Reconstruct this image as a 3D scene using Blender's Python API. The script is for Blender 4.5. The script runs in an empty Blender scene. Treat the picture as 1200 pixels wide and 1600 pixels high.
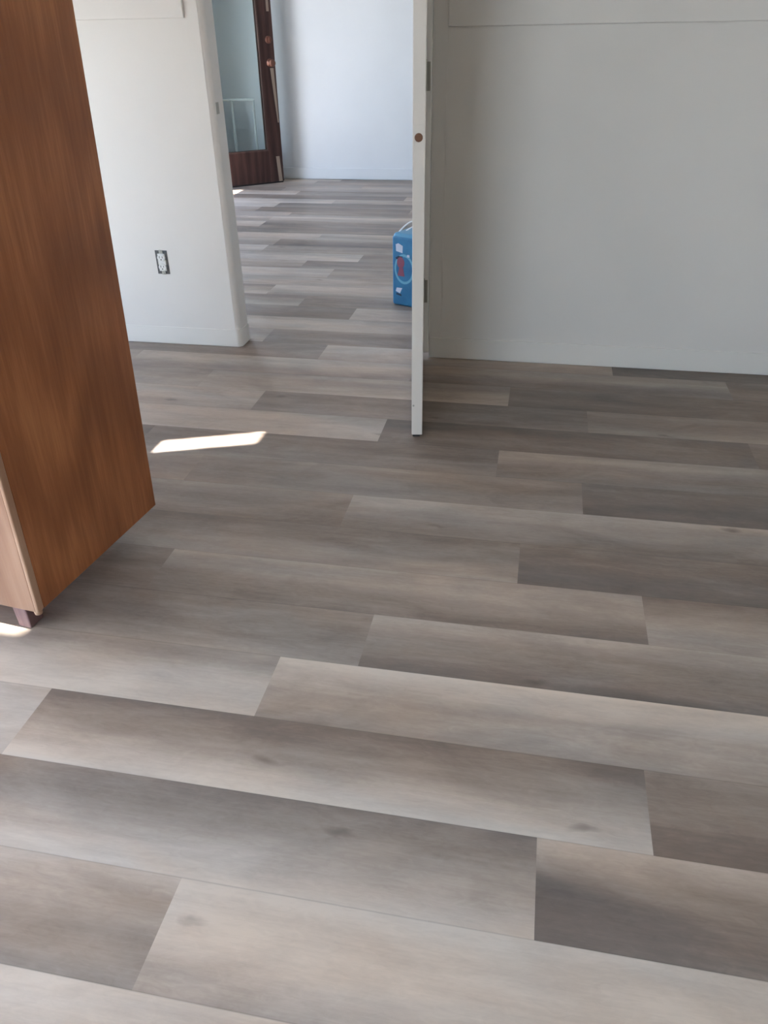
import bpy, bmesh, math, random
from mathutils import Vector, Matrix

scene = bpy.context.scene
COL = scene.collection

# ------------------------------------------------------------------ camera
F_PX, PITCH, YAW, ROLL, CAM_H = 1206.7, 0.55688, -0.20005, -0.018478, 1.183
cy, sy, cp, sp = math.cos(YAW), math.sin(YAW), math.cos(PITCH), math.sin(PITCH)
fwd = Vector((sy*cp, cy*cp, -sp)); right = Vector((cy, -sy, 0)); up = right.cross(fwd)
cr, sr = math.cos(ROLL), math.sin(ROLL)
r_, u_ = cr*right + sr*up, -sr*right + cr*up
cam = bpy.data.objects.new('camera', bpy.data.cameras.new('camera'))
COL.objects.link(cam)
M = Matrix((r_, u_, -fwd)).transposed().to_4x4(); M.translation = (0, 0, CAM_H)
cam.matrix_world = M
cam.data.sensor_fit = 'HORIZONTAL'; cam.data.sensor_width = 36.0
cam.data.lens = F_PX/1200*36.0
cam.data.clip_start = 0.02; cam.data.clip_end = 200
scene.camera = cam

# ------------------------------------------------------------------ view, sky, sun
vs = scene.view_settings
vs.view_transform = 'Standard'; vs.look = 'None'; vs.gamma = 1.0; vs.use_curve_mapping = False
vs.exposure = 0.94
SUN_EL = math.radians(50)
SUN_AZ = Vector((0.94, 0.35, 0)).normalized()          # horizontal direction the light travels
SKY_STRENGTH = 6.0
SUN_STRENGTH = 26.0
scene.render.film_transparent = False
try:
    scene.cycles.use_denoising = True
    scene.cycles.max_bounces = 14; scene.cycles.diffuse_bounces = 10
    scene.cycles.transparent_max_bounces = 12
    scene.cycles.sample_clamp_indirect = 6.0
except Exception:
    pass
world = bpy.data.worlds.new('sky'); scene.world = world; world.use_nodes = True
wn = world.node_tree; wn.nodes.clear()
wo = wn.nodes.new('ShaderNodeOutputWorld'); wb = wn.nodes.new('ShaderNodeBackground')
tc = wn.nodes.new('ShaderNodeTexCoord'); sx = wn.nodes.new('ShaderNodeSeparateXYZ'); rp = wn.nodes.new('ShaderNodeValToRGB')
wn.links.new(tc.outputs['Generated'], sx.inputs[0]); wn.links.new(sx.outputs['Z'], rp.inputs['Fac'])
rp.color_ramp.elements[0].position = 0.0; rp.color_ramp.elements[0].color = (0.80, 0.89, 1.0, 1)
rp.color_ramp.elements[1].position = 0.6; rp.color_ramp.elements[1].color = (0.42, 0.60, 0.95, 1)
wn.links.new(rp.outputs['Color'], wb.inputs['Color']); wb.inputs['Strength'].default_value = SKY_STRENGTH
wn.links.new(wb.outputs[0], wo.inputs['Surface'])
sun = bpy.data.objects.new('sun', bpy.data.lights.new('sun', 'SUN')); COL.objects.link(sun)
sun.data.energy = SUN_STRENGTH; sun.data.angle = math.radians(0.6); sun.data.color = (1.0, 0.93, 0.84)
sd = Vector((SUN_AZ.x*math.cos(SUN_EL), SUN_AZ.y*math.cos(SUN_EL), -math.sin(SUN_EL)))
sun.rotation_euler = sd.to_track_quat('-Z', 'Y').to_euler(); sun.location = (-8, -3, 9)

def portal(name, loc, rot, w, h):
    l = bpy.data.lights.new(name, 'AREA'); l.shape = 'RECTANGLE'; l.size = w; l.size_y = h
    o = bpy.data.objects.new(name, l); COL.objects.link(o); o.location = loc; o.rotation_euler = rot
    l.cycles.is_portal = True
    return o

# ------------------------------------------------------------------ layout numbers
WY0, WY1 = 3.12, 3.235            # dividing wall, kitchen face / far-room face
OPL, OPR = -1.262, -0.415         # doorway sides
XL, XR = -2.40, 1.75              # kitchen side walls
YB = -1.9                         # kitchen rear wall
FL, FR, FY = -3.10, 1.75, 7.63    # far room left / right / end wall
CEIL = 2.44
T = 0.12

# ------------------------------------------------------------------ helpers
def link(o, parent=None):
    COL.objects.link(o)
    if parent is not None: o.parent = parent
    return o
def obj(name, bm, mat, parent=None, smooth=False, kind=None):
    me = bpy.data.meshes.new(name); bm.normal_update(); bm.to_mesh(me); bm.free()
    if mat: me.materials.append(mat)
    if smooth:
        for p in me.polygons: p.use_smooth = True
    o = link(bpy.data.objects.new(name, me), parent)
    if kind: o['kind'] = kind
    return o
def structure(name, bm, mat, parent=None, smooth=False):
    return obj(name, bm, mat, parent, smooth, 'structure')
def thing(name, label, cat, loc=(0, 0, 0), rz=0, ry=0):
    o = link(bpy.data.objects.new(name, None)); o.empty_display_size = .1
    o.location = loc; o.rotation_euler = (0, ry, rz); o['label'] = label; o['category'] = cat
    return o
def box(bm, x0, x1, y0, y1, z0, z1, bev=0.0, seg=2):
    res = bmesh.ops.create_cube(bm, size=1.0)
    vsx = res['verts']
    bmesh.ops.scale(bm, vec=(x1-x0, y1-y0, z1-z0), verts=vsx)
    bmesh.ops.translate(bm, vec=((x0+x1)/2, (y0+y1)/2, (z0+z1)/2), verts=vsx)
    if bev > 0:
        eds = list({e for v in vsx for e in v.link_edges})
        bmesh.ops.bevel(bm, geom=eds, offset=bev, segments=seg, affect='EDGES', profile=0.5)
    return bm
def bx(*a, **k):
    return box(bmesh.new(), *a, **k)
def prism(bm, pts, z0, z1):
    """closed plan outline (counter-clockwise) pulled up from z0 to z1"""
    lo = [bm.verts.new((p[0], p[1], z0)) for p in pts]; hi = [bm.verts.new((p[0], p[1], z1)) for p in pts]
    n = len(pts)
    for i in range(n): bm.faces.new((lo[i], lo[(i+1) % n], hi[(i+1) % n], hi[i]))
    bm.faces.new(list(reversed(lo))); bm.faces.new(hi)
    return bm
def lathe(bm, prof, mat4, n=28):
    """(radius, height) profile turned about local z, then placed by mat4"""
    rings = []
    for rr, z in prof:
        rings.append([bm.verts.new(mat4 @ Vector((rr*math.cos(2*math.pi*i/n), rr*math.sin(2*math.pi*i/n), z))) for i in range(n)])
    for a, b in zip(rings[:-1], rings[1:]):
        for i in range(n): bm.faces.new((a[i], a[(i+1) % n], b[(i+1) % n], b[i]))
    bm.faces.new(list(reversed(rings[0]))); bm.faces.new(rings[-1])
    return bm
def tube(bm, pts, rad, n=10):
    pts = [Vector(p) for p in pts]; rings = []
    for i, p in enumerate(pts):
        d = (pts[min(i+1, len(pts)-1)] - pts[max(i-1, 0)]).normalized()
        a = d.cross(Vector((0, 0, 1)));  a = d.cross(Vector((0, 1, 0))) if a.length < .1 else a
        a.normalize(); b = d.cross(a).normalized()
        rings.append([bm.verts.new(p + rad*(math.cos(2*math.pi*k/n)*a + math.sin(2*math.pi*k/n)*b)) for k in range(n)])
    for A, B in zip(rings[:-1], rings[1:]):
        for k in range(n): bm.faces.new((A[k], A[(k+1) % n], B[(k+1) % n], B[k]))
    bm.faces.new(list(reversed(rings[0]))); bm.faces.new(rings[-1])
    return bm

# ------------------------------------------------------------------ materials
def newmat(name, col=(.8, .8, .8), rough=.5, metal=0.0, spec=.5):
    m = bpy.data.materials.new(name); m.use_nodes = True
    b = m.node_tree.nodes['Principled BSDF']
    b.inputs['Base Color'].default_value = (*col, 1); b.inputs['Roughness'].default_value = rough
    b.inputs['Metallic'].default_value = metal; b.inputs['Specular IOR Level'].default_value = spec
    return m, m.node_tree, b
def nd(nt, t, **kw):
    n = nt.nodes.new(t)
    for k, v in kw.items():
        if hasattr(n, k) and not k[0].isupper(): setattr(n, k, v)
        else: n.inputs[k.replace('_', ' ')].default_value = v
    return n
def ramp(nt, src, stops):
    r = nt.nodes.new('ShaderNodeValToRGB'); cr_ = r.color_ramp
    while len(cr_.elements) < len(stops): cr_.elements.new(.5)
    for e, (p, c) in zip(cr_.elements, stops): e.position = p; e.color = (*c, 1) if len(c) == 3 else c
    nt.links.new(src, r.inputs['Fac']); return r.outputs['Color']
def mapped(nt, scale, coord='Object'):
    t = nt.nodes.new('ShaderNodeTexCoord'); m = nt.nodes.new('ShaderNodeMapping')
    m.inputs['Scale'].default_value = scale
    nt.links.new(t.outputs[coord], m.inputs['Vector']); return m.outputs[0]
def mixc(nt, a, b, fac, blend='MIX'):
    n = nt.nodes.new('ShaderNodeMix'); n.data_type = 'RGBA'; n.blend_type = blend
    ins = [i for i in n.inputs if i.type == 'RGBA']; f = [i for i in n.inputs if i.type == 'VALUE'][0]
    for s, i in ((fac, f), (a, ins[0]), (b, ins[1])):
        if hasattr(s, 'links'): nt.links.new(s, i)
        else: i.default_value = s if not isinstance(s, tuple) else (*s, 1)
    return [o for o in n.outputs if o.type == 'RGBA'][0]
def bump(nt, b, src, strength=.1, dist=.002):
    n = nt.nodes.new('ShaderNodeBump'); n.inputs['Strength'].default_value = strength; n.inputs['Distance'].default_value = dist
    nt.links.new(src, n.inputs['Height']); nt.links.new(n.outputs[0], b.inputs['Normal'])

def paint(name, col, rough=.45, var=.05, spec=.4):
    m, nt, b = newmat(name, col, rough, spec=spec)
    n = nd(nt, 'ShaderNodeTexNoise', Scale=2.2, Detail=3.0); nt.links.new(mapped(nt, (1, 1, 1)), n.inputs['Vector'])
    c2 = tuple(c*(1-var) for c in col)
    nt.links.new(ramp(nt, n.outputs['Fac'], [(.3, c2), (.7, col)]), b.inputs['Base Color'])
    f = nd(nt, 'ShaderNodeTexNoise', Scale=160.0, Detail=2.0); nt.links.new(mapped(nt, (1, 1, .5)), f.inputs['Vector'])
    bump(nt, b, f.outputs['Fac'], .12, .001)
    return m
WALL = paint('wall_paint', (.725, .705, .675))
WALL_FAR = paint('far_room_sky_tint', (.71, .745, .78))  # bluish daylight of the far room is put into this colour
TRIM = paint('trim_paint', (.75, .735, .70), .35, .03)
DOORP = paint('door_paint', (.74, .70, .645), .35, .04)
JAMB = paint('gloss_jamb_paint', (.88, .88, .87), .25, .02)
CEILM = paint('ceiling_paint', (.75, .74, .72), .8)
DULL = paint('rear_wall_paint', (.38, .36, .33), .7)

# --- vinyl plank floor: each plank carries its own tones, the print runs along it
def floor_material():
    m, nt, b = newmat('plank_floor', rough=.42)
    L = nt.links
    tone = nt.nodes.new('ShaderNodeAttribute'); tone.attribute_name = 'tone'
    st = nd(nt, 'ShaderNodeSeparateColor'); L.new(tone.outputs['Color'], st.inputs[0])
    uv = nt.nodes.new('ShaderNodeUVMap'); uv.uv_map = 'plank'
    su = nt.nodes.new('ShaderNodeSeparateXYZ'); L.new(uv.outputs[0], su.inputs[0])
    co = nt.nodes.new('ShaderNodeTexCoord')
    off = nt.nodes.new('ShaderNodeCombineXYZ')
    m1 = nd(nt, 'ShaderNodeMath', operation='MULTIPLY'); L.new(st.outputs[1], m1.inputs[0]); m1.inputs[1].default_value = 57.0
    m2 = nd(nt, 'ShaderNodeMath', operation='MULTIPLY'); L.new(st.outputs[1], m2.inputs[0]); m2.inputs[1].default_value = 31.0
    L.new(m1.outputs[0], off.inputs[0]); L.new(m2.outputs[0], off.inputs[2])
    add = nd(nt, 'ShaderNodeVectorMath', operation='ADD'); L.new(co.outputs['Object'], add.inputs[0]); L.new(off.outputs[0], add.inputs[1])
    def nz(scale, vec, detail=4.0, rough=.55, dist=0.0):
        mp = nt.nodes.new('ShaderNodeMapping'); mp.inputs['Scale'].default_value = vec; L.new(add.outputs[0], mp.inputs['Vector'])
        n = nd(nt, 'ShaderNodeTexNoise', Scale=scale, Detail=detail, Roughness=rough, Distortion=dist); L.new(mp.outputs[0], n.inputs['Vector']); return n.outputs['Fac']
    band = nz(1.0, (1.3, 13, 1), 3, .5, .4)
    blot = nz(1.0, (3.2, 9, 1), 5, .6, 1.2)
    grain = nz(1.0, (7, 150, 1), 6, .7, .3)
    mott = nz(1.0, (26, 70, 1), 4, .6, 1.5)
    def madd(a, k, c):
        n = nd(nt, 'ShaderNodeMath', operation='MULTIPLY_ADD'); L.new(a, n.inputs[0]); n.inputs[1].default_value = k
        if hasattr(c, 'links'): L.new(c, n.inputs[2])
        else: n.inputs[2].default_value = c
        return n.outputs[0]
    v = madd(band, .5, -.25); 
    w = nd(nt, 'ShaderNodeMath', operation='ADD'); L.new(v, w.inputs[0]); L.new(st.outputs[0], w.inputs[1]); v = w.outputs[0]
    for src, k in ((blot, .46), (grain, .22), (mott, .20)):
        q = madd(src, k, -k/2); w = nd(nt, 'ShaderNodeMath', operation='ADD'); L.new(q, w.inputs[0]); L.new(v, w.inputs[1]); v = w.outputs[0]
    col = ramp(nt, v, [(0.0, (.105, .085, .075)), (.3, (.205, .165, .141)), (.6, (.36, .30, .257)), (1.0, (.60, .525, .455))])
    # warm / cool drift of the print
    hue = nz(1.0, (1.6, 6, 1), 2, .5, .5)
    cool = ramp(nt, hue, [(.35, (1.05, .99, .94)), (.65, (.96, 1.0, 1.04))])
    col = mixc(nt, col, cool, 1.0, 'MULTIPLY')
    # knots
    mp = nt.nodes.new('ShaderNodeMapping'); mp.inputs['Scale'].default_value = (2.6, 8.5, 1)
    wob = nd(nt, 'ShaderNodeTexNoise', Scale=14.0, Detail=3.0); L.new(add.outputs[0], wob.inputs['Vector'])
    ws = nd(nt, 'ShaderNodeVectorMath', operation='SCALE'); L.new(wob.outputs['Color'], ws.inputs[0]); ws.inputs['Scale'].default_value = .045
    wa = nd(nt, 'ShaderNodeVectorMath', operation='ADD'); L.new(add.outputs[0], wa.inputs[0]); L.new(ws.outputs[0], wa.inputs[1]); L.new(wa.outputs[0], mp.inputs['Vector'])
    vo = nd(nt, 'ShaderNodeTexVoronoi', Scale=1.0); L.new(mp.outputs[0], vo.inputs['Vector'])
    kn = ramp(nt, vo.outputs['Distance'], [(.02, (1, 1, 1)), (.10, (0, 0, 0))])
    kb = nt.nodes.new('ShaderNodeRGBToBW'); L.new(kn, kb.inputs[0])
    kk = nd(nt, 'ShaderNodeMath', operation='MULTIPLY'); L.new(kb.outputs[0], kk.inputs[0]); kk.inputs[1].default_value = .60
    col = mixc(nt, col, (.10, .078, .068), kk.outputs[0])
    # micro bevel seam round every plank
    ed = ramp(nt, su.outputs['Y'], [(0, (.74, .74, .74)), (.010, (1, 1, 1)), (.990, (1, 1, 1)), (1.0, (.74, .74, .74))])
    col = mixc(nt, col, ed, 1.0, 'MULTIPLY')
    L.new(col, b.inputs['Base Color'])
    rr = ramp(nt, grain, [(0, (.36, .36, .36)), (1, (.50, .50, .50))]); L.new(rr, b.inputs['Roughness'])
    b.inputs['Specular IOR Level'].default_value = .5
    bump(nt, b, grain, .10, .001)
    return m
FLOOR = floor_material()

def oak(name, dark, mid, light, rough=.38, axis='z'):
    m, nt, b = newmat(name, mid, rough)
    L = nt.links
    sc = (1, 1, .11)
    v = mapped(nt, sc)
    n0 = nd(nt, 'ShaderNodeTexNoise', Scale=9.0, Detail=6.0, Roughness=.6, Distortion=.6); L.new(v, n0.inputs['Vector'])
    v2 = mapped(nt, (1, 1, .035))
    n1 = nd(nt, 'ShaderNodeTexNoise', Scale=85.0, Detail=5.0, Roughness=.7); L.new(v2, n1.inputs['Vector'])
    wv = nd(nt, 'ShaderNodeTexWave', wave_type='RINGS', rings_direction='Y', Scale=9.0, Distortion=7.0, Detail=4.0)
    wv.inputs['Detail Scale'].default_value = 1.5
    L.new(mapped(nt, (.55, .55, .09)), wv.inputs['Vector'])
    a = nd(nt, 'ShaderNodeMath', operation='MULTIPLY_ADD'); L.new(n0.outputs['Fac'], a.inputs[0]); a.inputs[1].default_value = .52
    c = nd(nt, 'ShaderNodeMath', operation='MULTIPLY_ADD'); L.new(n1.outputs['Fac'], c.inputs[0]); c.inputs[1].default_value = .62; c.inputs[2].default_value = -.23
    L.new(c.outputs[0], a.inputs[2])
    e = nd(nt, 'ShaderNodeMath', operation='MULTIPLY_ADD'); L.new(wv.outputs['Fac'], e.inputs[0]); e.inputs[1].default_value = .20; L.new(a.outputs[0], e.inputs[2])
    L.new(ramp(nt, e.outputs[0], [(.26, dark), (.47, mid), (.68, light)]), b.inputs['Base Color'])
    bump(nt, b, n1.outputs['Fac'], .08, .001)
    return m
OAK = oak('honey_oak', (.265, .088, .029), (.36, .126, .043), (.50, .20, .075), .46)
OAK_FRONT = oak('oak_front', (.29, .148, .090), (.345, .19, .12), (.40, .24, .16))
OAK_EDGE = oak('oak_edge', (.38, .21, .13), (.45, .27, .175), (.52, .34, .23))
DARKWOOD = oak('dark_stained_wood', (.034, .017, .015), (.062, .030, .027), (.10, .052, .044), .3)
FOOTWOOD = oak('purple_brown_block', (.10, .05, .05), (.17, .09, .09), (.24, .14, .13), .7)
BRASS, _, _ = newmat('aged_brass', (.20, .095, .07), .45, .6)
NICKEL, _, _ = newmat('dull_nickel', (.42, .41, .37), .42, .7)
BRONZE, _, _ = newmat('latch_brown', (.16, .07, .035), .5, .3)
GLINT, _, _ = newmat('painted_glint', (.36, .29, .24), .35, .2)  # pale tone stands for sun glinting on the front door stile
PLASTIC, _, _ = newmat('receptacle_white', (.72, .72, .70), .35)
HOLE, _, _ = newmat('box_grey', (.05, .05, .05), .7)
RUBBER, _, _ = newmat('dark_rubber', (.02, .02, .02), .8)
STRAP, _, _ = newmat('white_cord', (.85, .87, .88), .5)
PALE, _, _ = newmat('pale_powder_coat', (.62, .66, .66), .4)
CONCRETE = paint('concrete', (.46, .42, .37), .9, .15)
DARK_GROUND = paint('low_bounce_ground', (.10, .11, .125), .9, .2)
def glass(name, tint, refl=1.0):
    m = bpy.data.materials.new(name); m.use_nodes = True; nt = m.node_tree; nt.nodes.clear()
    o = nt.nodes.new('ShaderNodeOutputMaterial'); t = nt.nodes.new('ShaderNodeBsdfTransparent'); g = nt.nodes.new('ShaderNodeBsdfGlossy')
    t.inputs[0].default_value = (*tint, 1); g.inputs['Roughness'].default_value = .02; g.inputs[0].default_value = (1, 1, 1, 1)
    lw = nt.nodes.new('ShaderNodeLayerWeight'); lw.inputs['Blend'].default_value = .5
    pw = nt.nodes.new('ShaderNodeMath'); pw.operation = 'POWER'; pw.inputs[1].default_value = 5.0; nt.links.new(lw.outputs['Facing'], pw.inputs[0])
    f = nt.nodes.new('ShaderNodeMath'); f.operation = 'MULTIPLY_ADD'; f.inputs[1].default_value = .9; f.inputs[2].default_value = .035; nt.links.new(pw.outputs[0], f.inputs[0])
    x = nt.nodes.new('ShaderNodeMixShader'); nt.links.new(f.outputs[0], x.inputs[0]); nt.links.new(t.outputs[0], x.inputs[1]); nt.links.new(g.outputs[0], x.inputs[2])
    nt.links.new(x.outputs[0], o.inputs[0]); return m
GLASS = glass('window_glass', (.93, .95, .94))
GLASS_DOOR = glass('door_glass', (.93, .975, .98))

# ------------------------------------------------------------------ floor
PW, PL, Y0 = 0.18, 1.22, 1.584
# row -> one plank joint (x) seen in the photograph; the rest of the row repeats at the plank length
JOINT = {5: -.491, 4: .083, 3: .276, 2: -.490, 1: -.313, 0: .318, -1: .017, -2: -.486, -3: .187, -4: -.074, -5: -.485,
         -6: .218, -7: -.066, -8: .754, -9: .330, 6: .35,
         -10: -1.197, -11: -.18, -12: -.879, -13: -1.187, -14: -1.417, -17: -1.389, -18: -1.075, -19: -1.753, -21: -1.482, -23: -2.009, -25: -1.91}
# (row, x somewhere on the plank) -> print tone, some haze brightness included, at its far long edge, middle, near long edge
TONE = {(6, -.5): (.9, .86, .7), (6, .8): (.75, .6, .7),
        (5, -.8): (.80, .54, .36), (5, .2): (.92, .90, .60),
        (4, -.4): (.36, .60, .95), (4, .3): (.82, .30, .26), (4, -1.4): (.7, .7, .75),
        (3, -.3): (.34, .54, 1.0), (3, .6): (.50, .36, .28), (3, -1.3): (.8, .82, .85),  # leftmost plank lightened too, carrying the sun haze
        (2, -.8): (.52, .74, .98), (2, .1): (1.0, .62, .50),  # left plank's tone also lightened for the sun haze there
        (1, -.8): (.38, .40, .52), (1, .3): (.72, .44, .26),
        (0, -.2): (.62, .52, .36), (0, .7): (.42, .55, .66), (0, -1.2): (.5, .45, .4),
        (-1, -.4): (.34, .44, .60), (-1, .5): (.34, .28, .25), (-1, -1.4): (.6, .5, .4),
        (-2, -.9): (.56, .45, .36), (-2, .1): (.72, .52, .36), (-2, .9): (.5, .4, .3),
        (-3, -.4): (.52, .38, .52), (-3, .6): (.38, .28, .20), (-3, -1.2): (.6, .55, .5),
        (-4, -.5): (.34, .36, .50), (-4, .4): (.62, .50, .34),
        (-5, -1.0): (.62, .72, .80), (-5, .1): (.22, .28, .34), (-5, .9): (.4, .4, .3),
        (-6, -.4): (.30, .36, .42), (-6, -1.3): (.68, .72, .6), (-6, .6): (.48, .40, .58),
        (-7, -.6): (.50, .60, .66), (-7, .3): (.30, .28, .26), (-8, 0.): (.58, .50, .34), (-8, -.9): (.66, .6, .36), (-8, .9): (.35, .3, .3),
        (-9, -.4): (.74, .68, .52), (-9, -1.3): (.36, .36, .4), (-9, .6): (.32, .26, .24),
        (-10, -1.4): (.45, .5, .68), (-10, -.8): (.52, .40, .32), (-11, -.9): (.62, .74, .60),
        (-12, -1.3): (.38, .28, .26), (-12, -.6): (.66, .74, .70), (-13, -1.4): (.34, .46, .72), (-13, -.9): (.42, .30, .32),
        (-14, -1.6): (.34, .50, .74), (-14, -1.0): (.84, .72, .42), (-17, -1.7): (.62, .52, .48), (-17, -1.0): (.34, .30, .5),
        (-18, -1.4): (.60, .66, .84), (-18, -.8): (.34, .3, .4), (-19, -2.0): (.84, .7, .5), (-19, -1.2): (.32, .46, .44),
        (-21, -1.8): (.6, .72, .5), (-21, -1.2): (.74, .5, .6), (-23, -2.2): (.7, .76, .5), (-23, -1.2): (.36, .30, .34), (-25, -2.1): (.5, .6, .64), (-25, -1.2): (.40, .35, .7)}
def build_floor():
    rnd = random.Random(11)
    bm = bmesh.new(); tl = bm.loops.layers.float_color.new('tone'); ul = bm.loops.layers.uv.new('plank')
    xmin, xmax, ymin, ymax = FL-.1, XR+.1, YB-.1, FY+.1
    k0 = int(math.floor((Y0-ymax)/PW)); k1 = int(math.ceil((Y0-ymin)/PW))
    NX = 6
    for k in range(k0, k1+1):
        yf, yn = min(Y0-(k)*PW+PW*0, ymax), max(Y0-(k+1)*PW, ymin)
        if yf <= yn: continue
        j = JOINT.get(k, rnd.uniform(0, PL))
        n = math.floor((xmin-j)/PL); x = j+n*PL
        while x < xmax:
            xa, xb = max(x, xmin), min(x+PL, xmax)
            if xb > xa+1e-4:
                t = None
                for (kk, xx), tt in TONE.items():
                    if kk == k and x <= xx < x+PL: t = tt
                if t is None:
                    base = rnd.choice((.28, .42, .5, .6, .72)); g = rnd.uniform(-.22, .22)
                    t = (base+g, base, base-g)
                rid = rnd.random()
                ys = [yf, (yf+yn)/2, yn]
                for s in (0, 1):
                    vsx = [bm.verts.new(p) for p in ((xa, ys[s+1], 0), (xb, ys[s+1], 0), (xb, ys[s], 0), (xa, ys[s], 0))]
                    f = bm.faces.new(vsx)
                    tt = (t[s+1], t[s+1], t[s], t[s]); vv = ((1, .5)[s] if s else .5, )*2
                    vals = ((.5 if s == 0 else 0), (.5 if s == 0 else 0), (1 if s == 0 else .5), (1 if s == 0 else .5))
                    us = (0, 1, 1, 0)
                    for lp, a, b_, c_ in zip(f.loops, tt, vals, us):
                        lp[tl] = (a, rid, 0, 1); lp[ul].uv = (c_, b_)
            x += PL
    return structure('floor', bm, FLOOR)
build_floor()

# ------------------------------------------------------------------ room shell
def wall_with_hole(axis, c0, c1, a0, a1, holes, z1=CEIL, bm=None):
    """wall slab between c0..c1 across its thickness, running a0..a1, with rectangular holes (a, a, z, z)"""
    bm = bm or bmesh.new()
    def put(p0, p1, z0, zz):
        if p1-p0 < 1e-4 or zz-z0 < 1e-4: return
        if axis == 'x': box(bm, p0, p1, c0, c1, z0, zz)
        else: box(bm, c0, c1, p0, p1, z0, zz)
    cur = a0
    for (h0, h1, zz0, zz1) in sorted(holes):
        put(cur, h0, 0, z1); put(h0, h1, 0, zz0); put(h0, h1, zz1, z1); cur = h1
    put(cur, a1, 0, z1)
    return bm
# unseen slot added to cast the sun strip on the floor, glazed patio opening, and the far room's doorway and added fill window
ADDED_SLOT = (1.62, 1.75, 1.51, 2.067)
PATIO = (-1.6, .95, 0.04, 2.05)
SIDE = (2.2, 2.80, .05, 1.45)
REAR = (-2.25, -.60, .25, 2.15)
FRONT = (5.93, 6.84, 0.0, 2.05)
FAR_FILL = (3.6, 5.6, .5, 2.15)
structure('wall_left', wall_with_hole('y', XL-T, XL, YB-T, WY0, [ADDED_SLOT, PATIO, SIDE]), WALL)
structure('wall_right', bx(XR, XR+T, YB-T, FY+T, 0, CEIL), DULL)
structure('wall_rear', wall_with_hole('x', YB-T, YB, XL, XR, [REAR]), DULL)
structure('wall_far_left', wall_with_hole('y', FL-T, FL, WY1, FY+T, [FAR_FILL, FRONT]), WALL_FAR)
structure('wall_far', bx(FL, FR, FY, FY+T, 0, CEIL), WALL_FAR)
cb = bx(FL-T, XR+T, WY0, FY+T, CEIL, CEIL+.1)
box(cb, XL-T, XR+T, YB-T, WY0, CEIL, CEIL+.1)
structure('ceiling', cb, CEILM)

def arc(cx, cyy, r, a0, a1, n=7):
    return [(cx+r*math.cos(math.radians(a0+(a1-a0)*i/n)), cyy+r*math.sin(math.radians(a0+(a1-a0)*i/n))) for i in range(n+1)]
def dividing_wall():
    bm = bmesh.new(); r = .022
    # left stretch, its doorway end rounded on both corners; clipped square at the left
    pts = [(FL-T, WY1), (FL-T, WY0)] + arc(OPL-r, WY0+r, r, -90, 0) + arc(OPL-r, WY1-r, r, 0, 90)
    prism(bm, pts, 0, CEIL)
    box(bm, -.427, XR, WY0, WY1, 0, CEIL)
    box(bm, OPL-r, -.427, WY0, WY1, 2.06, CEIL)
    return bm
structure('wall_back', dividing_wall(), WALL)

# baseboards (flat, painted in), panel bands above, flat casings
def baseboard(name, x0, x1, h, mat=TRIM):
    structure(name, bx(x0, x1, WY0-.007, WY0, .004, h, bev=.002), mat)
def round_base():
    r, e = .022, .0035
    out = [(XL, WY0-e)] + arc(OPL-r, WY0+r, r+e, -90, 0) + arc(OPL-r, WY1-r, r+e, 0, 90) + [(OPL-.10, WY1+e)]
    inn = [(OPL-.10, WY1)] + arc(OPL-r, WY1-r, r, 90, 0) + arc(OPL-r, WY0+r, r, 0, -90) + [(XL, WY0)]
    n = len(out); bm = bmesh.new()
    A_ = [[bm.verts.new((p[0], p[1], z)) for p in L_] for L_ in (out, inn[::-1]) for z in (.004, .078)]
    o0, o1, i0, i1 = A_
    for k in range(n-1):
        bm.faces.new((o0[k], o0[k+1], o1[k+1], o1[k])); bm.faces.new((i0[k+1], i0[k], i1[k], i1[k+1]))
        bm.faces.new((o1[k], o1[k+1], i1[k+1], i1[k])); bm.faces.new((o0[k+1], o0[k], i0[k], i0[k+1]))
    bm.faces.new((o0[0], o1[0], i1[0], i0[0])); bm.faces.new((o0[-1], i0[-1], i1[-1], o1[-1]))
    return bm
structure('baseboard_left', round_base(), TRIM)
baseboard('baseboard_right', -.4215, XR, .090)
structure('baseboard_far', bx(FL, FR, FY-.010, FY, .004, .10, bev=.003), WALL_FAR)
structure('trim_1', bx(XL, -1.335, WY0-.011, WY0, 1.235, 1.40, bev=.002), WALL)      # band over the left panel
structure('trim_2', bx(-.375, XR, WY0-.008, WY0, 1.192, 1.36, bev=.003), WALL)        # band over the right panel
structure('trim_3', bx(-1.330, OPL-.020, WY0-.0015, WY0, .004, 2.2, bev=.0006), WALL)  # flat stile left of the doorway
structure('trim_4', bx(-.422, -.375, WY0-.0012, WY0, .004, 2.2, bev=.0005), WALL)   # flat stile right of the doorway
# door jamb board: a bright painted edge beside the leaf
structure('trim_5', bx(-.480, -.4275, WY0-.022, WY1+.004, .028, 2.06, bev=.002), JAMB)
# strike plate let into the rounded jamb
sp_ = structure('trim_6', bx(OPL-.001, OPL+.0015, 3.138, 3.166, .922, .962, bev=.0005), NICKEL)

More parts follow.
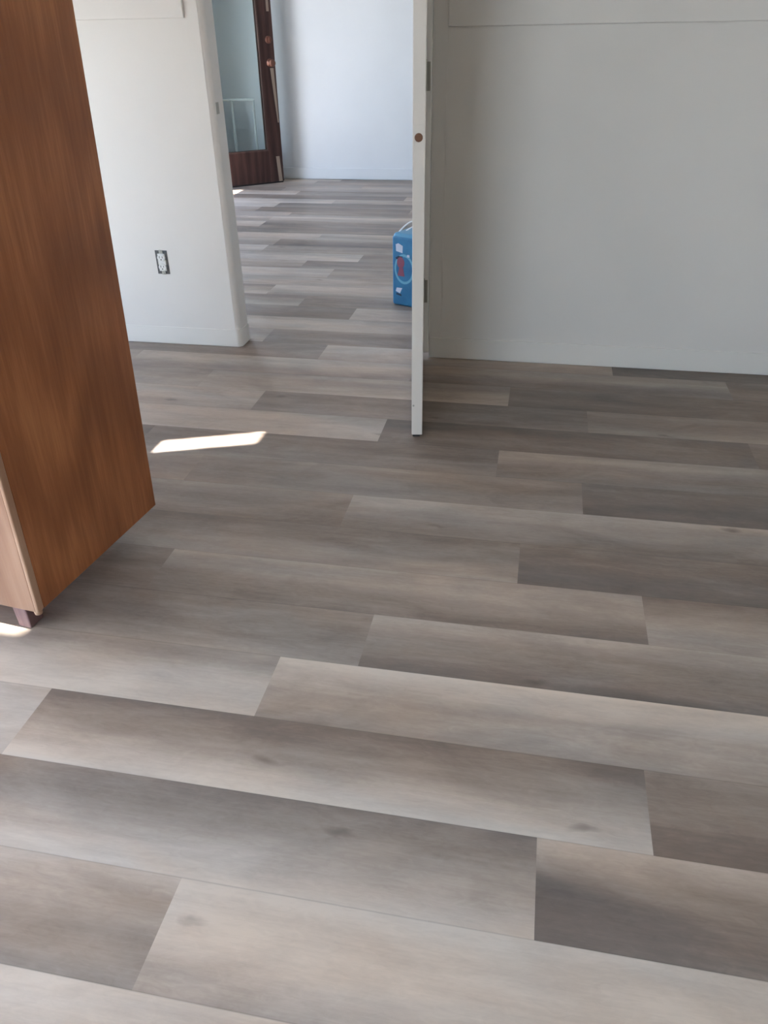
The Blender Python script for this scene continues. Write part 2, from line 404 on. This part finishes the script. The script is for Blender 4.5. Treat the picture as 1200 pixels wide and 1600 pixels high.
# ------------------------------------------------------------------ windows of the side walls
def window(name, x, y0, y1, z0, z1, bars=()):
    bm = bmesh.new(); w = .045
    for a in ((y0, y1, z0, z0+w), (y0, y1, z1-w, z1), (y0, y0+w, z0+w, z1-w), (y1-w, y1, z0+w, z1-w)):
        box(bm, x-.07, x-.02, a[0], a[1], a[2], a[3])
    for b_ in bars: box(bm, x-.065, x-.025, b_-.025, b_+.025, z0+w, z1-w)
    o = structure(name, bm, TRIM)
    structure('pane', bx(x-.047, x-.041, y0+w, y1-w, z0+w, z1-w), GLASS, o)
    portal('daylight_'+name, (x-T-.01, (y0+y1)/2, (z0+z1)/2), (0, math.radians(-90), 0), z1-z0, y1-y0)
window('window_1', XL, *PATIO, bars=(-.325,))
window('window_3', XL, *SIDE, bars=())
window('fill_window', FL, *FAR_FILL, bars=(4.65,))  # unseen window added to brighten the far room
portal('daylight_doorway', (FL-T-.01, (FRONT[0]+FRONT[1])/2, 1.03), (0, math.radians(-90), 0), 2.05, .91)
portal('daylight_added_slot', (XL-T-.01, 1.685, 1.79), (0, math.radians(-90), 0), .55, .13)

def rear_window(x0, x1, z0, z1):
    bm = bmesh.new(); w = .045
    for a in ((x0, x1, z0, z0+w), (x0, x1, z1-w, z1), (x0, x0+w, z0+w, z1-w), (x1-w, x1, z0+w, z1-w), ((x0+x1)/2-.025, (x0+x1)/2+.025, z0+w, z1-w)):
        box(bm, a[0], a[1], YB-.07, YB-.02, a[2], a[3])
    o = structure('window_4', bm, TRIM)
    structure('pane', bx(x0+w, x1-w, YB-.047, YB-.041, z0+w, z1-w), GLASS, o)
    portal('daylight_rear', ((x0+x1)/2, YB-T-.01, (z0+z1)/2), (math.radians(90), 0, 0), x1-x0, z1-z0)
rear_window(*REAR)
structure('ground_rear', bx(XL-T, 30, -30, YB-T, -.20, -.10), CONCRETE)
# outside: porch slab, ground and unseen slabs added to block sun at the openings
structure('ground', bx(-40, FL-T, -30, 3.4, -.20, -.10), CONCRETE)
structure('dark_ground', bx(-40, FL-T, 3.4, 40, -.20, -.10), DARK_GROUND)  # unseen dark surface added to cut warm bounce into the far room
structure('porch_floor', bx(FL-T-1.6, FL-T, 5.2, FY+.5, -.10, -.02), CONCRETE)
structure('ground_side', bx(FL-T, XL-T, -30, WY0, -.20, -.10), CONCRETE)
ev = bx(XL-2.0, XL-T, -4.0, .462, 2.40, 2.50); box(ev, XL-.60, XL-T, .462, 1.34, 2.40, 2.50)  # unseen slab added to cut the sun through the patio glass
structure('patio_sun_blocker', ev, CEILM)
structure('side_sun_blocker', bx(XL-2.0, XL-T, 1.64, WY0-.005, 2.40, 2.50), CEILM)  # unseen slab added to keep sun out of the side opening
structure('front_sun_blocker', bx(FL-1.44, FL-T, WY1, FY+.6, 2.40, 2.50), CEILM)  # unseen slab added to trim the far room's sun patch

# ------------------------------------------------------------------ interior door, open towards the kitchen
pin = Vector((-.453, WY0-.024, 0)); free = Vector((-.3395, 2.353, 0))
dd = free - pin; Ld = dd.length; ang = math.atan2(dd.y, dd.x)
door = structure('door_1', bx(0, Ld, -.036, 0, .012, 2.04, bev=.0025), DOORP)
door.location = pin; door.rotation_euler = (0, 0, ang)
door['label'] = 'white interior door standing open in the doorway, seen edge on'; door['category'] = 'door'
# local frame: x along the leaf, y=0 the right-hand face as seen, y=-.040 the left-hand face
def flip_y(o): pass
hole = bmesh.new()
lathe(hole, [(.0115, 0), (.0115, .0012), (.008, .0016)], Matrix.Translation((Ld-.0002, -.019, .930)) @ Matrix.Rotation(math.radians(90), 4, 'Y'), 24)
structure('latch_bolt_hole', hole, BRONZE, door)['label'] = 'round brown latch bore in the door edge'
fp = bx(Ld-.0004, Ld+.0008, -.0310, -.0050, .900, .962, bev=.0003)
structure('latch_plate', fp, DOORP, door)
for z0, z1 in ((.242, .332), (1.0, 1.09), (1.83, 1.92)):
    hb = bmesh.new()
    lathe(hb, [(.0075, z0), (.0075, z1)], Matrix.Translation((-.002, .0055, 0)), 16)
    lathe(hb, [(.004, z1), (.005, z1+.004), (.002, z1+.008)], Matrix.Translation((-.002, .0055, 0)), 12)
    box(hb, .0, .030, 0.0, .0015, z0, z1)
    o = structure('hinge', hb, NICKEL, door)
    hb = bx(pin.x-.001, pin.x+.021, WY0-.0245, WY0-.0218, z0, z1)
    o2 = structure('hinge_leaf', hb, NICKEL, door); o2.matrix_parent_inverse = (Matrix.Translation(pin) @ Matrix.Rotation(ang, 4, 'Z')).inverted()
dot = bmesh.new()
lathe(dot, [(.0035, 0), (.0032, .0008)], Matrix.Translation((Ld, -.030, .120)) @ Matrix.Rotation(math.radians(90), 4, 'Y'), 14)
structure('chip', dot, NICKEL, door)
structure('bottom_sweep', bx(.004, Ld-.006, -.032, -.008, .004, .012), RUBBER, door)

# ------------------------------------------------------------------ front door, dark wood with a tall glass light
A = Vector((-2.413, 7.452, 0)); dirh = Vector((-.754, -.657, 0)).normalized(); W = .91
hinge_pt = A + dirh*W
fd = link(bpy.data.objects.new('door_2', None)); fd.location = hinge_pt
fd.rotation_euler = (0, 0, math.atan2(-dirh.y, -dirh.x)); fd['kind'] = 'structure'; fd['label'] = 'dark wooden front door with tall glass, swung open in the far room'; fd['category'] = 'door'
ST, TH = .130, .045    # stile width, thickness; local x from hinge to latch, y = 0 the face towards us is -TH/2
h2 = TH/2
fr = bmesh.new()
box(fr, 0, ST, -h2, h2, .012, 2.03, bev=.003); box(fr, W-ST, W, -h2, h2, .012, 2.03, bev=.003)
box(fr, ST, W-ST, -h2, h2, .012, .275, bev=.001); box(fr, ST, W-ST, -h2, h2, 1.90, 2.03, bev=.001)
structure('door_frame', fr, DARKWOOD, fd)
bead = bmesh.new(); g0, g1, b0, b1 = ST, W-ST, .275, 1.90
for s in (-1, 1):
    ya, yb = sorted((s*h2*.5, s*(h2+.004)))
    box(bead, g0, g0+.012, ya, yb, b0, b1); box(bead, g1-.012, g1, ya, yb, b0, b1)
    box(bead, g0+.012, g1-.012, ya, yb, b0, b0+.012); box(bead, g0+.012, g1-.012, ya, yb, b1-.012, b1)
BEAD = oak('bead_wood', (.06, .036, .032), (.10, .062, .055), (.14, .09, .08), .4)
structure('glazing_bead', bead, BEAD, fd)
structure('door_glass', bx(g0+.004, g1-.004, -.003, .003, b0+.004, b1-.004), GLASS_DOOR, fd)
fc = Matrix.Translation((W-.050, -h2, 0)) @ Matrix.Rotation(math.radians(90), 4, 'X')
kn = bmesh.new()
def turned(bm, prof, x, z): return lathe(bm, prof, Matrix.Translation((x, -h2, z)) @ Matrix.Rotation(math.radians(90), 4, 'X'), 24)
turned(kn, [(.032, 0), (.032, .004), (.013, .008), (.012, .028), (.026, .036), (.030, .050), (.026, .062), (.012, .066)], W-.048, .965)
structure('door_knob', kn, BRASS, fd, True)
kd = bmesh.new()
turned(kd, [(.029, 0), (.029, .006), (.024, .016), (.020, .018)], W-.048, 1.136); box(kd, W-.052, W-.044, -h2-.030, -h2-.016, 1.120, 1.152, bev=.002)
structure('deadbolt', kd, BRASS, fd)
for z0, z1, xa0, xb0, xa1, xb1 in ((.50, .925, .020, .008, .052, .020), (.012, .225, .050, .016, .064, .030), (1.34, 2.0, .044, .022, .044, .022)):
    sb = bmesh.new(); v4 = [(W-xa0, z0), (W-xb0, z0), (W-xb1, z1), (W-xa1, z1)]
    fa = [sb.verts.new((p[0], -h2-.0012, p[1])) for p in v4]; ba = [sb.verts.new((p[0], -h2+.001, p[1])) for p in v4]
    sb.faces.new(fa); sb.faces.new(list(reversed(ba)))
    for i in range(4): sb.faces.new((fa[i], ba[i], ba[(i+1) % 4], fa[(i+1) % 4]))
    structure('glint_strip', sb, GLINT, fd)['label'] = 'pale strip painted as sun glint down the latch side'
structure('weather_strip', bx(.01, W-.01, -h2-.004, h2, .001, .013, bev=.001), RUBBER, fd)

# ------------------------------------------------------------------ outlet without its cover plate
ot = thing('electrical_outlet', 'uncovered white wall outlet low on the wall left of the doorway', 'outlet', (-1.577, WY0, .3605))
HOLEG, _, _ = newmat('steel_box', (.09, .09, .09), .6)
obj('outlet_box', bx(-.027, .027, -.0012, .0, -.049, .049), HOLEG, ot)
obj('device_body', bx(-.0165, .0165, -.0052, -.0012, -.036, .036, bev=.0015), PLASTIC, ot)
stp = bmesh.new(); box(stp, -.0085, .0085, -.0035, -.0012, -.051, .051, bev=.0006); box(stp, -.019, .019, -.0045, -.0012, -.010, .010, bev=.001)
obj('mounting_strap', stp, NICKEL, ot)
for z in (-.0195, .0195):
    f = bmesh.new()
    lathe(f, [(.0172, 0), (.0172, .0070), (.0160, .0080)], Matrix.Translation((0, -.0012, z)) @ Matrix.Rotation(math.radians(90), 4, 'X') @ Matrix.Diagonal((1, .84, 1, 1)), 24)
    o = obj('receptacle', f, PLASTIC, ot)
    s = bmesh.new()
    box(s, -.0075, -.0052, -.0096, -.0085, z-.001, z+.008); box(s, .0052, .0075, -.0096, -.0085, z-.001, z+.007)
    lathe(s, [(.0028, 0), (.0028, .001)], Matrix.Translation((0, -.0086, z-.007)) @ Matrix.Rotation(math.radians(90), 4, 'X'), 12)
    obj('slots', s, HOLE, o)
for z in (-.046, .046):
    s = bmesh.new(); lathe(s, [(.0042, 0), (.0036, .0014)], Matrix.Translation((0, -.0035, z)) @ Matrix.Rotation(math.radians(90), 4, 'X'), 12)
    obj('screw', s, NICKEL, ot)

# ------------------------------------------------------------------ tall oak cabinet in the left foreground
ZB = .09
cab = thing('pantry_cabinet', 'tall honey oak cabinet raised on small blocks, standing at the left edge', 'cabinet', (-1.027, 1.192, 0), math.radians(-6.6))
CWD, CD, CH = .62, .465, 2.18      # local: x negative to the left, y back, near right corner at the origin
def lean(o): return o
def shear(bm, k=math.tan(math.radians(2.1))):
    for v in bm.verts: v.co.x += (v.co.z-ZB)*k
    return bm
side = bmesh.new(); box(side, -.018, 0, .0, CD, ZB, CH, bev=.0015)
obj('side_panel', shear(side), OAK, cab)
side2 = bmesh.new(); box(side2, -CWD, -CWD+.018, .0, CD, ZB, CH, bev=.0015)
obj('side_panel', shear(side2), OAK, cab)
obj('back_panel', shear(bx(-CWD+.018, -.018, CD-.010, CD, ZB, CH)), OAK, cab)
obj('cabinet_top', shear(bx(-CWD+.018, -.018, .0, CD-.010, CH-.018, CH)), OAK, cab)
obj('cabinet_bottom', shear(bx(-CWD+.018, -.018, .0, CD-.010, ZB+.004, ZB+.022)), OAK, cab)
ff = bmesh.new()
box(ff, -.125, -.0095, -.019, -.0005, ZB, CH, bev=.0015); box(ff, -CWD, -CWD+.045, -.019, -.0005, ZB, CH, bev=.003)
box(ff, -CWD+.045, -.125, -.019, -.0005, ZB, ZB+.05, bev=.002); box(ff, -CWD+.045, -.125, -.019, -.0005, CH-.05, CH, bev=.002)
obj('face_frame', shear(ff), OAK_FRONT, cab)
obj('edge_band', shear(bx(-.0092, .0, -.0205, -.0002, ZB, CH, bev=.003)), OAK_EDGE, cab)['label'] = 'pale rounded edge band'
dr = bmesh.new(); box(dr, -CWD+.03, -.112, -.038, -.0195, ZB+.035, CH-.03, bev=.004)
dp = obj('cabinet_door', shear(dr), OAK_FRONT, cab)
hk = bmesh.new(); lathe(hk, [(.008, 0), (.007, .012), (.014, .020), (.012, .027)], Matrix.Translation((-CWD+.07, -.038, 1.05)) @ Matrix.Rotation(math.radians(90), 4, 'X'), 20)
obj('knob', shear(hk), BRASS, dp, True)
# splintered pale stub at the bottom corner
stub = bmesh.new()
lathe(stub, [(.003, -.011), (.0085, -.008), (.0095, .0), (.009, .010)], Matrix.Translation((-.011, -.009, ZB-.002)), 14)
obj('corner_stub', stub, OAK_EDGE, cab, True)['label'] = 'pale splintered corner end'
for lx, ly in ((-.092, .012), (-CWD+.04, .012), (-.25, CD-.09), (-CWD+.04, CD-.09)):
    b = bmesh.new(); box(b, lx-.020, lx+.020, ly, ly+.05, 0, ZB+.004, bev=.003)
    for v in b.verts:
        if v.co.z < .02: v.co.x = lx+(v.co.x-lx)*.88; v.co.y = ly+.025+(v.co.y-ly-.025)*.9
    obj('foot_block', b, FOOTWOOD, cab)['label'] = 'reddish brown wooden block'

# ------------------------------------------------------------------ blue carton half hidden by the door
def blue_print():
    m, nt, b = newmat('blue_box_print', (.03, .17, .36), .35)
    n = nd(nt, 'ShaderNodeTexNoise', Scale=9.0, Detail=4.0); nt.links.new(mapped(nt, (1, 1, 1)), n.inputs['Vector'])
    nt.links.new(ramp(nt, n.outputs['Fac'], [(.35, (.025, .145, .31)), (.7, (.05, .23, .44))]), b.inputs['Base Color'])
    return m
BLUE = blue_print()
BLUE_L, _, _ = newmat('light_blue_print', (.16, .42, .60), .4)
RED, _, _ = newmat('red_print', (.28, .09, .14), .45)
WPRINT, _, _ = newmat('white_print', (.60, .66, .80), .45)
BLACKP, _, _ = newmat('black_print', (.02, .04, .08), .5)
LID, _, _ = newmat('blue_top', (.09, .30, .50), .4)
cn = thing('blue_carton', 'blue printed carton with white cord handle, half hidden behind the open door', 'box', (-.716, 3.838, 0), math.radians(-25))
BW, BD, BH = .27, .20, .352
bb = bmesh.new(); box(bb, 0, BW, 0, BD, 0, BH-.012, bev=.014, seg=4)
obj('carton_body', bb, BLUE, cn, True)
tp = bmesh.new(); box(tp, .004, BW-.004, .004, BD-.004, BH-.035, BH, bev=.016, seg=4)
obj('carton_top', tp, LID, cn, True)
def disc(bm, x, z, r, r2=0, n=30, y=-.0006, a0=0, a1=360):
    o_ = []; i_ = []
    for i in range(n+1):
        a = math.radians(a0+(a1-a0)*i/n)
        o_.append(bm.verts.new((x+r*math.cos(a), y, z+r*math.sin(a)*1.25))); i_.append(bm.verts.new((x+r2*math.cos(a), y, z+r2*math.sin(a)*1.25)))
    for i in range(n): bm.faces.new((o_[i], i_[i], i_[i+1], o_[i+1])) if r2 > 0 else bm.faces.new((o_[i], i_[0], o_[i+1]))
    return bm
def patch(bm, pts, y=-.0008):
    bm.faces.new([bm.verts.new((p[0], y, p[1])) for p in pts]); return bm
pr = bmesh.new(); disc(pr, .075, .185, .058, .048); obj('printed_ring', pr, BLUE_L, cn)
pr = bmesh.new(); disc(pr, .055, .215, .022, .0001, y=-.001); patch(pr, [(.035, .150), (.078, .150), (.070, .190), (.048, .196)], -.001); obj('printed_emblem', pr, RED, cn)
for pp, mt in (([(.028, .268), (.066, .262), (.068, .296), (.042, .306), (.026, .300)], WPRINT), ([(.024, .072), (.050, .064), (.064, .092), (.030, .090)], WPRINT),
               ([(.092, .245), (.108, .246), (.106, .258), (.093, .257)], WPRINT), ([(.024, .236), (.040, .246), (.070, .246), (.060, .240), (.030, .228)], BLACKP),
               ([(.026, .056), (.060, .050), (.058, .060), (.030, .064)], BLACKP)):
    obj('printed_patch', patch(bmesh.new(), pp, -.0009), mt, cn)
hd = bmesh.new()
pts = [(.012+.20*i/14, .045, BH-.006+.062*math.sin(math.pi*i/14)) for i in range(15)]
tube(hd, pts, .0035)
pts = [(.030+.19*i/14, .075, BH-.006+.040*math.sin(math.pi*i/14)) for i in range(15)]
tube(hd, pts, .0030)
obj('cord_handle', hd, STRAP, cn, True)

# ------------------------------------------------------------------ pale rack standing in for a faint shape in the front door's glass
st = thing('stand_in_rack', 'pale wire rack standing in for an unidentified faint shape in the front door glass', 'rack', (-2.80, 7.43, 0), math.radians(14))
rk = bmesh.new()
for x in (-.16, .16):
    tube(rk, [(x, -.06, .0), (x, .02, .68)], .010); tube(rk, [(x, .10, .0), (x, -.02, .60)], .008)
obj('stand_in_legs', rk, PALE, st)
rk = bmesh.new(); tube(rk, [(-.17, .02, .68), (.17, .02, .68)], .012); tube(rk, [(-.16, -.045, .12), (.16, -.045, .12)], .009); tube(rk, [(-.03, -.04, .12), (-.03, .02, .68)], .012)
obj('stand_in_rails', rk, PALE, st)
